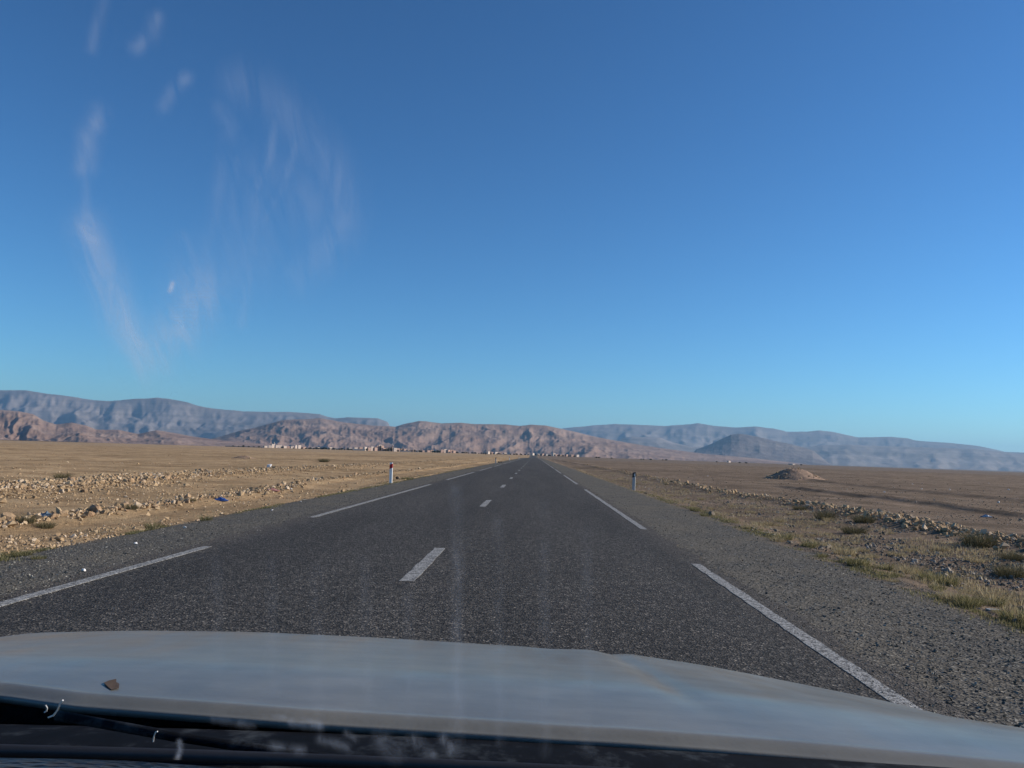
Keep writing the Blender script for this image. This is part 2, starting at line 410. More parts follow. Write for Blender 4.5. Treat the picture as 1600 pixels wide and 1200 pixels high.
# ------------------------------------------------------------------ stones and rocks
def hull_rock(npt, flat, seed):
    r = np.random.default_rng(seed)
    p = r.normal(size=(npt, 3)); p /= np.linalg.norm(p, axis=1)[:, None]
    p *= (r.uniform(.78, 1.0, npt))[:, None] * np.array([1, r.uniform(.6, .95), flat])
    bm = bmesh.new()
    for q in p: bm.verts.new(tuple(q * .5))
    res = bmesh.ops.convex_hull(bm, input=bm.verts)
    for v in [v for v in bm.verts if not v.link_faces]: bm.verts.remove(v)
    bmesh.ops.triangulate(bm, faces=bm.faces)
    bm.verts.index_update()
    V = np.array([v.co[:] for v in bm.verts]); F = np.array([[v.index for v in f.verts] for f in bm.faces]); bm.free()
    return V, F
BIG = [hull_rock(20, f, 100 + i) for i, f in enumerate((.75, .6, .85, .5, .7, .9, .65, .8))]
SMALL = [hull_rock(9, f, 200 + i) for i, f in enumerate((.6, .8, .5, .7, .9, .65))]
TINY = [hull_rock(6, f, 300 + i) for i, f in enumerate((.6, .8, .5, .7))]

def scatter(name, variants, P, size, mat, label, sink=.25, parent=None):
    N = len(P); k = rng.integers(0, len(variants), N); Vs, Fs, off = [], [], 0
    for j, (V, F) in enumerate(variants):
        I = np.where(k == j)[0]
        if not len(I): continue
        q = np.column_stack([np.ones(len(I)), rng.normal(0, .22, (len(I), 2)), rng.normal(0, 2.0, len(I))])
        q /= np.linalg.norm(q, axis=1)[:, None]
        w, x, y, z = q.T
        Rm = np.stack([1 - 2 * (y * y + z * z), 2 * (x * y - z * w), 2 * (x * z + y * w), 2 * (x * y + z * w), 1 - 2 * (x * x + z * z), 2 * (y * z - x * w),
                       2 * (x * z - y * w), 2 * (y * z + x * w), 1 - 2 * (x * x + y * y)], -1).reshape(-1, 3, 3)
        S = size[I]
        vv = np.einsum('nij,kj->nki', Rm, V) * S[:, None, None]
        c = P[I].copy(); c[:, 2] += S * (.32 - sink)
        vv = vv + c[:, None, :]
        ff = F[None] + (np.arange(len(I)) * len(V))[:, None, None] + off
        Vs.append(vv.reshape(-1, 3)); Fs.append(ff.reshape(-1, 3)); off += len(I) * len(V)
    o = mesh(name, np.concatenate(Vs), np.concatenate(Fs), mat, parent)
    if label: tag(o, label)
    o['kind'] = 'stuff'
    return o

def with_z(x, y): return np.stack([x, y, ground_z(x, y)], -1)
def persp(n, y0, y1, p=1.0):
    """distances whose density falls off with distance"""
    t = rng.uniform(0, 1, n)
    return 1.0 / (1 / y0 + (1 / y1 - 1 / y0) * t) if p == 1 else (y0 ** (-p) + (y1 ** (-p) - y0 ** (-p)) * t) ** (-1 / p)

# gravel of the shoulders
y = persp(30000, 2.4, 60); x = ROAD_R + .08 + rng.uniform(0, 1, len(y)) ** .9 * 2.5
scatter('gravel', TINY, with_z(x, y), np.clip(rng.lognormal(-3.85, .45, len(y)), .006, .06), GRAVEL, 'grey gravel of the right shoulder')
y = persp(18000, 5.5, 70); x = ROAD_L - .22 - rng.uniform(0, 1, len(y)) ** .9 * 2.2
scatter('gravel', TINY, with_z(x, y), np.clip(rng.lognormal(-3.9, .42, len(y)), .008, .06), GRAVEL, 'grey gravel of the left shoulder')
y = persp(2600, 2.6, 40); x = ROAD_R + .25 - np.abs(rng.normal(0, .22, len(y)))
P_ = with_z(x, y); P_[:, 2] = .004
scatter('gravel', TINY, P_, np.clip(rng.lognormal(-4.3, .4, len(y)), .005, .03), GRAVEL, 'loose grit spilled onto the right edge of the asphalt')
y = persp(2200, 6, 50); x = ROAD_L - .28 + np.abs(rng.normal(0, .22, len(y)))
P_ = with_z(x, y); P_[:, 2] = .004
scatter('gravel', TINY, P_, np.clip(rng.lognormal(-4.2, .4, len(y)), .005, .03), GRAVEL, 'loose grit spilled onto the left edge of the asphalt')
# stones of the plain
y = persp(46000, 8, 260, .8); x = -6.7 - rng.uniform(0, 1, len(y)) * (y * .75 + 2)
keep = fbm(x / 3.5, y / 5, 71, 3) + .15 * rng.uniform(0, 1, len(y)) > .5
x, y = x[keep], y[keep]
scatter('gravel', SMALL, with_z(x, y), np.clip(rng.lognormal(-3.25, .5, len(y)) * (1 + y / 160), .015, .3), STONEL, 'loose tan stones littering the left plain')
y = persp(52000, 5, 260, .8); x = 4.7 + rng.uniform(0, 1, len(y)) * (y * .75 + 2)
keep = fbm(x / 3.5, y / 5, 72, 3) + .15 * rng.uniform(0, 1, len(y)) > .5
x, y = x[keep], y[keep]
scatter('gravel', SMALL, with_z(x, y), np.clip(rng.lognormal(-3.3, .5, len(y)) * (1 + y / 160), .015, .3), STONER, 'loose brown stones littering the right plain')
# stony strip between right shoulder and rock row
y = persp(15000, 6, 90); x = 5.3 + rng.uniform(0, 1, len(y)) * 4.6
keep = fbm(x / 1.2, y / 2.5, 73, 3) > .42
scatter('gravel', SMALL, with_z(x[keep], y[keep]), np.clip(rng.lognormal(-2.95, .45, keep.sum()), .02, .16), STONER, 'dense stones between right shoulder and rock row')
# stones heaped in the windrows
def rowx(kind, y, w):
    jit = rng.normal(0, w, len(y))
    sh = -1.2 * (vn(y / 14.0, y * 0 + 3, 5) - .5)
    return {'LB': -17.0, 'LA': -10.25, 'R': 9.95}[kind] + sh + jit
for kd, n, w, a_, b_, mt_, lb in (('LB', 17000, 1.0, 16, 230, STONEL, 'broken tan stone in the wide windrow on the left plain'),
                                  ('LA', 2300, .30, 12, 150, STONEL, 'small stones in the thin windrow by the left shoulder'),
                                  ('R', 8000, .42, 11, 170, STONEL, 'small stones in the windrow along the right verge')):
    y = persp(n, a_, b_, .8); x = rowx(kd, y, w)
    scatter('gravel', SMALL, with_z(x, y), np.clip(rng.lognormal(-2.6, .55, n), .03, .3), mt_, lb, sink=.12)

rock_mesh = []
for i, (V, F) in enumerate(BIG):
    o = mesh('rock', V, F, ROCKM); rock_mesh.append(o.data); bpy.data.objects.remove(o)
def rock(x, y, s, label, group, name='rock', sink=.2, tilt=.3, scl=None):
    o = bpy.data.objects.new(name, rock_mesh[rng.integers(0, len(rock_mesh))]); COL.objects.link(o)
    z = float(ground_z(x, y))
    o.location = (x, y, z + s * (.33 - sink))
    o.rotation_euler = (rng.normal(0, tilt), rng.normal(0, tilt), rng.uniform(0, 6.28))
    o.scale = (s, s, s) if scl is None else scl
    return tag(o, label, 'rock', group)
for kd, n, w, a_, b_, lb, gr in (('LB', 105, .8, 17, 75, 'pale tan rock in the wide windrow across the left plain', 'rocks of the wide left windrow'),
                                 ('LA', 65, .3, 12, 60, 'tan rock in the thin row beside the left shoulder', 'rocks of the thin left row'),
                                 ('R', 105, .33, 11, 75, 'tan rock in the row along the right verge', 'rocks of the right row')):
    y = persp(n, a_, b_, .9); x = rowx(kd, y, w)
    for xx, yy in zip(x, y):
        rock(xx, yy, float(np.clip(rng.lognormal(-1.75 if kd != 'LA' else -1.6, .42), .1, .45)), lb, gr)

def at_ground(u, v, zoff=-.28):
    ax, tz = ray(u, v); d = (1.4 - zoff) / -tz
    return float(ax * d), float(d)
xx, yy = at_ground(1074, 758); rock(xx, yy, .5, 'upright pointed pale rock standing tallest in the right rock row', 'rocks of the right row', scl=(.32, .3, .75), tilt=.1)
xx, yy = at_ground(1088, 762); rock(xx, yy, .5, 'wide pale rock just right of the upright pointed rock', 'rocks of the right row')
xx, yy = at_ground(1060, 758); rock(xx, yy, .45, 'low pale rock just left of the upright pointed rock', 'rocks of the right row')
xx, yy = at_ground(1280, 798); rock(xx, yy, .3, 'cream rock at the edge of the bare ground right of the mound', 'rocks of the right row')

# white specks on the right plain
WHITE = simple('white_stone', (.75, .73, .70), .9, .08, 5)
for i, (u, v) in enumerate([(1576, 764), (1440, 762), (1426, 757), (1320, 743), (1367, 751), (1382, 768), (1106, 744), (1560, 786), (1545, 753), (1484, 763)]):
    xx, yy = at_ground(u, v)
    o = rock(xx, yy, .26 if i == 0 else .17, 'largest bright white stone near the right edge of the plain' if i == 0 else 'small white stone lying on the bare right plain', None if i == 0 else 'white stones on the right plain')
    o.data = o.data.copy(); o.data.materials[0] = WHITE

# ------------------------------------------------------------------ mounds
def mound(cx, cy, rx, ry, h, seed, mat, label, stones, smat, cat='mound'):
    n = 44; t = np.linspace(-1.25, 1.25, n); A, B = np.meshgrid(t, t)
    rr = np.sqrt(A * A + B * B) * (1 + .22 * (fbm(A * 1.4 + 4, B * 1.4 + 9, seed, 2) - .5))
    z = h * np.clip(1 - rr, 0, 1) ** .95 * (1 - .15 * (rr < .2)) + .09 * h * (fbm(A * 6, B * 6, seed + 3, 3) - .5) * (rr < 1.05)
    z = np.where(rr > 1.05, -.12, z)
    z0 = float(ground_z(cx, cy))
    root = empty('mound', (cx, cy, z0)); tag(root, label, cat)
    mesh('earth', np.stack([A * rx, B * ry, z], -1).reshape(-1, 3), grid_faces(n, n), mat, root, smooth=False)
    th = rng.uniform(0, 6.28, stones); q = np.sqrt(rng.uniform(0, 1.1, stones))
    px_, py_ = q * np.cos(th), q * np.sin(th)
    zz = h * np.clip(1 - q, 0, 1) ** .95
    scatter('stones', SMALL, np.stack([px_ * rx, py_ * ry, zz], -1), rng.lognormal(-2.25, .45, stones), smat, None, sink=.2, parent=root)
    return root
MOUND = simple('mound_earth', (.29, .20, .14), .95, .3, 3, bump=.03)
mx, my = at_ground(1247, 750)
mound(mx + .1, my + 1.6, 3.3, 2.8, 1.42, 5, MOUND, 'cone-shaped heap of dug earth and stones on the right plain', 600, STONEL)
mx, my = at_ground(381, 717)
mound(mx, my, 1.5, 1.2, .42, 15, MOUND, 'small low heap of grey earth far out on the left plain', 120, STONEL)
xx, yy = at_ground(1290, 751); rock(xx, yy, .45, 'dark stone at the right foot of the earth heap', None)

# ------------------------------------------------------------------ plants
def tuft_mesh(name, n, h, spread, mat, seed, width=.006, lean=.5):
    r = np.random.default_rng(seed); V, F = [], []
    for i in range(n):
        a0 = r.uniform(0, 6.28); rad = spread * math.sqrt(r.uniform(0, 1)) * .5
        bx, by = rad * math.cos(a0), rad * math.sin(a0)
        ln = h * r.uniform(.45, 1.0); lx = r.normal(0, lean) * ln * .6 + bx * .8; ly = r.normal(0, lean) * ln * .6 + by * .8
        c = r.uniform(0, 6.28); wx, wy = width * math.cos(c), width * math.sin(c); b = len(V)
        V += [(bx - wx, by - wy, -.01), (bx + wx, by + wy, -.01), (bx + lx * .4 + wx * .7, by + ly * .4 + wy * .7, ln * .6), (bx + lx * .4 - wx * .7, by + ly * .4 - wy * .7, ln * .6), (bx + lx, by + ly, ln)]
        F += [(b, b + 1, b + 2, b + 3), (b + 3, b + 2, b + 4)]
    o = mesh(name, V, F, mat); me = o.data; bpy.data.objects.remove(o); return me
G_T = [tuft_mesh('grass_tuft', 190, .24, .42, GREENG, s) for s in (1, 2, 3)]
D_T = [tuft_mesh('dry_tuft', 170, .22, .42, DRYG, s) for s in (4, 5, 6)]
S_T = [tuft_mesh('dry_shrub', 420, .42, .7, WIRY, s, .006, .9) for s in (7, 8)]
def plant(me, x, y, s, label, cat, group, name):
    o = bpy.data.objects.new(name, me); COL.objects.link(o)
    o.location = (x, y, float(ground_z(x, y)) - .01); o.rotation_euler = (0, 0, rng.uniform(0, 6.28)); o.scale = (s, s, s * rng.uniform(.8, 1.15))
    return tag(o, label, cat, group)
for i in range(28):                                     # line of green and straw tufts where the right shoulder ends
    yy = float(persp(1, 6.2, 40, 1)[0]); xx = 4.75 + rng.normal(0, .13)
    if rng.uniform() < .62: plant(G_T[i % 3], xx, yy, rng.uniform(.3, .65), 'low green grass tuft at the edge of the right shoulder', 'grass tuft', 'green tufts along the right shoulder', 'grass_tuft')
    else: plant(D_T[i % 3], xx, yy, rng.uniform(.3, .65), 'straw-coloured grass tuft at the edge of the right shoulder', 'grass tuft', 'straw tufts along the right shoulder', 'grass_tuft')
for u, v, s, lb in ((1455, 908, .75, 'bushiest green tuft on the right shoulder edge, left one of a close pair'), (1475, 914, .7, 'bushy green tuft, right one of the close pair on the shoulder edge'),
                    (1345, 885, .5, 'green tuft left of the close pair, fourth clump along the shoulder edge'), (1385, 893, .5, 'green tuft just left of the bushy close pair on the shoulder edge'),
                    (1225, 846, .7, 'farthest bushy green tuft on the right shoulder edge'), (1265, 858, .6, 'second farthest bushy green tuft on the right shoulder edge'),
                    (1550, 950, .55, 'green tuft beside the torn paper scrap on the right shoulder edge'), (1590, 975, .7, 'bushy green tuft cut by the right edge of the photo')):
    xx, yy = at_ground(u, v, -.1)
    plant(G_T[0], xx, yy, s, lb, 'grass tuft', 'full tufts along the right shoulder', 'grass_tuft')
for i in range(75):                                     # dry tufts in the stony strip
    yy = float(persp(1, 10, 60, .7)[0]); xx = 5.2 + 4.2 * rng.uniform(0, 1) ** 1.5
    plant(D_T[i % 3], xx, yy, rng.uniform(.35, .8), 'dry straw tuft among the stones of the right verge', 'grass tuft', 'dry tufts of the right verge', 'grass_tuft')
for i, (u, v, lb) in enumerate([(1350, 822, 'grey-green wiry shrub against the middle of the right rock row'), (1335, 835, 'wiry shrub in front of the one at the middle of the right rock row'),
                            (1250, 800, 'farthest wiry shrub inside the right rock row, below the earth heap'), (1580, 905, 'lowest wiry shrub at the right edge, among brown stones'),
                            (1530, 860, 'wiry shrub close to the near end of the right rock row'), (1290, 815, 'small wiry shrub between the farthest one and the middle of the rock row'),
                            (1585, 880, 'wiry shrub at the right edge, above the lowest one')]):
    xx, yy = at_ground(u, v)
    plant(S_T[i % 2], xx, yy, rng.uniform(.45, .8), lb, 'shrub', 'wiry shrubs of the right verge', 'dry_shrub')
for u, v, s, lb in ((18, 866, .5, 'green weed at the left edge, middle of the nearest patch'), (35, 872, .45, 'green weed, right one of the nearest patch'), (5, 860, .45, 'green weed cut by the left edge of the photo'),
                    (60, 880, .35, 'small green weed just below the nearest patch'), (240, 824, .6, 'lone green weed on the left shoulder edge, between the patch and the post'), (322, 816, .5, 'green weed next along the left shoulder edge after the lone one'),
                    (640, 750, .8, 'green weed right of the red-banded post, farther one'), (632, 748, .7, 'green weed right of the red-banded post, beside the dark stone')):
    xx, yy = at_ground(u, v, -.12)
    plant(G_T[1], xx, yy, s, lb, 'weed', 'green weeds along the left shoulder', 'grass_tuft')
for i, (u, v, s, lb) in enumerate([(98, 752, .8, 'dark wiry shrub beyond the wide left windrow'), (506, 722, 1.5, 'dark bush far out on the left plain, below the village'), (40, 826, .4, 'wiry shrub below the near end of the thin left row'),
                               (70, 828, .4, 'wiry shrub below the grey-blue bag'), (150, 805, .35, 'wiry shrub right of the grey-blue bag in the thin row'), (205, 803, .35, 'wiry shrub in the middle of the thin left row'), (295, 790, .4, 'wiry shrub by the pale violet wrapper')]):
    xx, yy = at_ground(u, v)
    plant(S_T[i % 2], xx, yy, s, lb, 'shrub', 'wiry shrubs of the left plain', 'dry_shrub')

def grass_stuff(name, n, x, y, h, mat, label):
    N = len(x); z = ground_z(x, y)
    hh = h * rng.uniform(.4, 1.0, N); c = rng.uniform(0, 6.28, N); w = .004 + y * .00022
    lx, ly = rng.normal(0, .35, N) * hh, rng.normal(0, .35, N) * hh
    V = np.stack([np.stack([x - w * np.cos(c), y - w * np.sin(c), z - .01], -1), np.stack([x + w * np.cos(c), y + w * np.sin(c), z - .01], -1),
                  np.stack([x + lx, y + ly, z + hh], -1)], 1).reshape(-1, 3)
    o = mesh(name, V, np.arange(N * 3).reshape(-1, 3), mat); tag(o, label, kind='stuff')
n = 60000
y = persp(n, 6, 120, .9); x = 5.0 + rng.uniform(0, 1, n) * 4.4
cl = fbm(x / .7, y / 1.1, 81, 3); k = cl > .57
grass_stuff('grass', n, x[k], y[k], .09, DRYG, 'dry grass scattered over the right verge')
y = persp(26000, 5.5, 90); x = 4.78 + rng.normal(0, .16, 26000); k = fbm(x * 2, y / .9, 83, 2) > .47
grass_stuff('grass', n, x[k], y[k], .045, GREENG, 'short green growth along the edge of the right shoulder')
y = persp(26000, 9, 90); x = -6.75 + rng.normal(0, .22, 26000); k = fbm(x, y / 1.6, 84, 2) > .55
grass_stuff('grass', n, x[k], y[k], .045, GREENG, 'thin green growth along the edge of the left shoulder')
y = persp(30000, 11, 120, .9); x = -7.2 - rng.uniform(0, 1, 30000) * 16; k = fbm(x / 1.5, y / 2, 85, 3) > .6
grass_stuff('grass', n, x[k], y[k], .06, DRYG, 'sparse dry grass over the soil of the left verge')

# ------------------------------------------------------------------ marker posts
POSTW = simple('white_post_plastic', (.8, .8, .78), .55, .06, 10, .4)
POSTG = simple('shaded_grey_post', (.42, .42, .41), .8, .12, 10)  # grey tone puts the shade of the sunless front face into the colour
RED = simple('red_band', (.42, .025, .03), .6, .12, 20, .4)
BLACK = simple('black_band', (.018, .018, .02), .6, .1, 10, .4)
REFL = simple('pale_reflector', (.72, .72, .70), .3, .05, 10, .5)
def prism(w, d, z0a, z0b, z1a, z1b, chamfer=.02):
    """post section: bottom and top heights at its left and right side"""
    c = chamfer
    P = [(-w / 2, -d / 2 + c), (-w / 2 + c, -d / 2), (w / 2 - c, -d / 2), (w / 2, -d / 2 + c), (w / 2, d / 2 - c), (w / 2 - c, d / 2), (-w / 2 + c, d / 2), (-w / 2, d / 2 - c)]
    zb = lambda x: z0a + (z0b - z0a) * (x + w / 2) / w
    zt = lambda x: z1a + (z1b - z1a) * (x + w / 2) / w
    V = [(x, y, zb(x)) for x, y in P] + [(x, y, zt(x)) for x, y in P]
    F = [tuple(range(8))[::-1], tuple(range(8, 16))] + [(i, (i + 1) % 8, 8 + (i + 1) % 8, 8 + i) for i in range(8)]
    return V, F
def post(x, y, kind, label, rz=0, lean=0.0):
    root = empty('marker_post', (x, y, float(ground_z(x, y)) - .03), rz); root.rotation_euler = (0, lean, rz)
    tag(root, label, 'marker post', 'marker posts along the road')
    w, d = .145, .11
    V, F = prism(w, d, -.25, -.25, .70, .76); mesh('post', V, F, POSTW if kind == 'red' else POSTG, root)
    V, F = prism(w + .008, d + .008, .70, .76, .90, .96); mesh('band', V, F, RED if kind == 'red' else BLACK, root)
    V, F = prism(w, d, .90, .96, 1.0, 1.0) if kind == 'red' else prism(w, d, .90, .96, .93, .975)
    mesh('cap', V, F, POSTW if kind == 'red' else BLACK, root)
    V, F = box(.012, -d / 2 - .008, .83, .05, .008, .13 if kind != 'red' else .09); mesh('reflector', V, F, REFL if kind != 'red' else simple('red_reflector', (.45, .03, .03), .3), root)
px_, py_ = at_ground(610.5, 753, -.05); post(px_, py_, 'red', 'white marker post with a red band beside the left shoulder, nearest on that side', .12, -.01)
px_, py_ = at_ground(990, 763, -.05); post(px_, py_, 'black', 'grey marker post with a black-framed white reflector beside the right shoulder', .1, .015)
for i, (u, v, l) in enumerate(((774.5, 724, 'white marker post far down the left side, beside two dark stones'), (796, 719, 'small white marker post, third from the viewer on the left side'), (811, 716.8, 'tiny white marker post, farthest on the left side'))):
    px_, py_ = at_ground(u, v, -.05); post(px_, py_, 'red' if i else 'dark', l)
DARK = simple('dark_stone', (.02, .018, .018), .9, .2, 5)
for (u, v), l in (((779, 724.5), 'dark stone just right of the far marker post'), ((783, 724.5), 'dark stone second right of the far marker post'), ((621.5, 750), 'dark pointed stone right of the red-banded marker post')):
    xx, yy = at_ground(u, v); o = rock(xx, yy, .5 if u > 700 else .32, l, None); o.data = o.data.copy(); o.data.materials[0] = DARK

# ------------------------------------------------------------------ litter
def rag(u, v, s, col, label, name='plastic_bag', cat='plastic bag', zoff=-.2, h=.45):
    x, y = at_ground(u, v, zoff); r = np.random.default_rng(int(u)); n = 9
    t = np.linspace(-1, 1, n); A, B = np.meshgrid(t, t)
    rr = np.sqrt(A * A + B * B)
    z = h * np.clip(1 - rr * .85, 0, 1) * (.4 + r.uniform(0, 1, A.shape)) + .02
    A = A + r.normal(0, .09, A.shape); B = B + r.normal(0, .09, B.shape)
    top = np.stack([A * s, B * s * .7, z * s + .015], -1).reshape(-1, 3)
    bot = top.copy(); bot[:, 2] = -.01; bot[:, :2] *= .9
    F = grid_faces(n, n); V = np.concatenate([top, bot]); F2 = F[:, ::-1] + n * n
    ring = [i for i in range(n)] + [i * n + n - 1 for i in range(1, n)] + [n * n - 1 - i for i in range(1, n)] + [i * n for i in range(n - 2, 0, -1)]
    sk = np.array([[ring[i], ring[i - 1], ring[i - 1] + n * n, ring[i] + n * n] for i in range(len(ring))])
    o = mesh(name, V, np.concatenate([F, F2, sk]), simple(name + '_skin', col, .4, .15, 9, .5)); o.location = (x, y, float(ground_z(x, y)))
    return tag(o, label, cat)
rag(345, 782, .19, (.03, .09, .30), 'bright blue crumpled plastic bag on the stones left of the road')
rag(73, 811, .2, (.10, .14, .18), 'grey-blue plastic bag lying in the thin left rock row')
rag(265, 786, .12, (.28, .27, .36), 'small pale violet wrapper in the thin left rock row', 'wrapper', 'wrapper')
rag(426, 768, .22, (.36, .17, .14), 'faded red wrapper on the soil behind the left shoulder', 'wrapper', 'wrapper')
rag(488, 779, .26, (.50, .42, .26), 'flat pale yellow scrap of cardboard beside the left shoulder', 'cardboard_scrap', 'cardboard', h=.1)
rag(1541, 804, .16, (.08, .18, .30), 'light blue plastic bag on the bare ground beyond the right rock row')
xx, yy = at_ground(421, 731); o = rock(xx, yy, .6, 'large white rounded rock standing beyond the left windrow', None, scl=(.5, .4, .8), tilt=.1); o.data = o.data.copy(); o.data.materials[0] = WHITE
xx, yy = at_ground(556, 744); rock(xx, yy, .4, 'pale pinkish rock among the stones left of the red-banded post', None)
for i, (u, v) in enumerate(((289, 824), (402, 834), (425, 797), (212, 850), (455, 759), (470, 783), (130, 897))):
    xx, yy = at_ground(u, v, -.06)
    o = rock(xx, yy, .07 if v > 780 else .14, 'small white pebble on the left shoulder and its edge', 'white pebbles by the left shoulder'); o.data = o.data.copy(); o.data.materials[0] = WHITE
xx, yy = at_ground(1552, 958, -.1)
rag(1552, 959, .055, (.45, .42, .36), 'torn pale paper scrap by the green tufts of the right shoulder', 'paper_scrap', 'paper', zoff=-.09, h=.12)

# ------------------------------------------------------------------ the far village
WALLS = {'white': (.60, .50, .42), 'pink': (.48, .33, .26), 'tan': (.36, .26, .19), 'grey': (.28, .26, .25)}
WM = {k: simple(k + '_plaster', c, .95, .1, .3) for k, c in WALLS.items()}
HOLE = simple('dark_opening', (.03, .028, .036), .7, .1, 3)
def house(u, w_px, h_px, col, D, label, group, door=True, ymul=1.0, name='house', cat='house'):
    ax, _ = ray(u, 705); x = float(ax) * D; k = D / F_PX
    w, h = w_px * k, h_px * k; d = max(6.0, w * .6) * ymul
    z = float(ground_z(x, D)); root = empty(name, (x, D, z), rng.uniform(-1.0, -.5)); tag(root, label, cat, group)
    V, F = join([box(0, 0, h / 2 - .4, w, d, h + .8), box(0, -d / 2 + .15, h + .25, w, .3, .5), box(0, d / 2 - .15, h + .25, w, .3, .5),
                 box(-w / 2 + .15, 0, h + .25, .3, d - .6, .5), box(w / 2 - .15, 0, h + .25, .3, d - .6, .5)])
    mesh('wall', V, F, WM[col], root)
    if w > 5 and h > 2.5:
        nb = max(1, int(w / 4.5))
        for i in range(nb):
            wx = -w / 2 + w * (i + .5) / nb
            if door and i == nb // 2: V, F = box(wx, -d / 2 - .02, 1.1, 1.1, .1, 2.2); mesh('door', V, F, HOLE, root)
            else: V, F = box(wx, -d / 2 - .02, min(h * .6, 1.9), .9, .1, 1.0); mesh('window', V, F, HOLE, root)
            if h > 5.5: V, F = box(wx, -d / 2 - .02, h - 1.7, .9, .1, 1.1); mesh('window', V, F, HOLE, root)
    return root
def tower(u, w_px, h_px, col, D, label):
    ax, _ = ray(u, 705); x = float(ax) * D; k = D / F_PX; w, h = max(w_px * k, 2.0), h_px * k
    z = float(ground_z(x, D)); root = empty('minaret', (x, D, z)); tag(root, label, 'minaret')
    V, F = box(0, 0, h * .4 - .4, w, w, h * .8 + .8); mesh('shaft', V, F, WM[col], root)
    V, F = join([box(0, 0, h * .8 + .3, w * 1.25, w * 1.25, .6), box(0, 0, h * .8 + 1.4, w * .6, w * .6, 1.6)]); mesh('gallery', V, F, WM['white'], root)
    V, F = tube([(0, 0, h * .8 + 2.2), (0, 0, h * .8 + 2.8), (0, 0, h + .6)], w * .3, 8, .036); mesh('finial', V, F, WM['white'], root)
    V, F = box(0, -w / 2 - .02, h * .6, .5, .1, 1.3); mesh('window', V, F, HOLE, root)
def low_wall(u0, u1, h_px, col, D, label):
    ax0, _ = ray(u0, 705); ax1, _ = ray(u1, 705); x0, x1 = float(ax0) * D, float(ax1) * D; k = D / F_PX
    z = float(ground_z((x0 + x1) / 2, D)); root = empty('boundary_wall', ((x0 + x1) / 2, D, z)); tag(root, label, 'wall')
    L = x1 - x0; V, F = box(0, 0, h_px * k / 2 - .4, L, .4, h_px * k + .8); mesh('wall', V, F, WM[col], root)
    n = max(2, int(L / 12))
    for i in range(n + 1):
        V, F = box(-L / 2 + L * i / n, 0, h_px * k / 2 - .2, .7, .7, h_px * k + 1.0); mesh('pier', V, F, WM[col], root)
gA = 'houses of the white hamlet left of the gap'
for u, w, h, c, D in ((414, 5, 2.6, 'white', 1480), (421, 5, 3.4, 'white', 1470), (426, 3, 5.5, 'white', 1490), (432, 5, 4, 'white', 1480), (437, 3, 4.4, 'white', 1500),
                      (444, 5, 3.2, 'white', 1480), (450, 6, 3, 'pink', 1490), (456, 4, 2.6, 'white', 1480), (462, 3.5, 4.8, 'white', 1500), (467, 3, 5, 'white', 1490), (474, 6, 2.4, 'pink', 1500)):
    house(u, w, h, c, D, '%s flat-roofed house in the white hamlet at the left end of the village' % c, gA)
tower(428, 1.6, 8.5, 'white', 1500, 'thin pale minaret over the white hamlet at the left end of the village')
gB = 'scattered houses between hamlet and village'
for u, w, h, c, D in ((487, 4, 2.2, 'grey', 1500), (496, 5, 2.8, 'white', 1500), (515, 6, 3, 'white', 1490), (523, 7, 2.6, 'grey', 1500), (532, 7, 2.2, 'grey', 1490), (545.5, 4.5, 3.6, 'grey', 1520)):
    house(u, w, h, c, D, 'low %s house standing alone between the white hamlet and the main village' % c, gB)
low_wall(552, 570, 2.2, 'white', 1440, 'long low white wall in front of the main village, left end')
low_wall(625, 642, 1.6, 'white', 1440, 'long low white wall in front of the main village, right end')
low_wall(352, 412, 1.2, 'grey', 1500, 'long dark low wall left of the white hamlet')
gC = 'houses of the main village around the tall minaret'
for u, w, h, c, D in ((555, 5, 4.2, 'white', 1490), (563, 6, 4.6, 'pink', 1500), (570, 4, 5.2, 'white', 1450), (576, 5, 4.6, 'pink', 1480), (581, 4, 6.2, 'white', 1490), (586, 5, 4.8, 'pink', 1460), (590, 3, 7.6, 'pink', 1510),
                      (593, 4, 9.2, 'white', 1530), (596.5, 4, 8, 'pink', 1510), (599, 4, 4.4, 'pink', 1470), (604, 6, 5.2, 'tan', 1500), (609, 6, 5.6, 'tan', 1490), (614, 5, 4.6, 'tan', 1470), (617, 3, 5.2, 'white', 1450), (621, 5, 4.6, 'pink', 1490),
                      (627, 5, 4, 'tan', 1500), (632, 5, 3.8, 'pink', 1500), (638, 6, 2.8, 'tan', 1490), (646, 6, 3, 'pink', 1490), (653, 5, 2.2, 'grey', 1480), (661, 6, 2.4, 'pink', 1470), (668, 8, 2.8, 'pink', 1460), (674, 4, 3.2, 'tan', 1470)):
    house(u, w, h, c, D, '%s flat-roofed house crowded among the main village houses' % c, gC)
tower(612.8, 1.9, 11, 'pink', 1500, 'tall square minaret in the middle of the main village')
gD = 'houses of the pink cluster right of the main village'
for u, w, h, c, D in ((690, 5, 4.2, 'pink', 1500), (695, 5, 5.6, 'white', 1510), (700, 5, 4.4, 'pink', 1490), (705, 5, 4.6, 'pink', 1500), (709, 4, 3.4, 'pink', 1490), (682, 4, 2.6, 'grey', 1500)):
    house(u, w, h, c, D, '%s house in the small cluster between main village and road' % c, gD)
gE = 'small houses on the skyline around the road end'
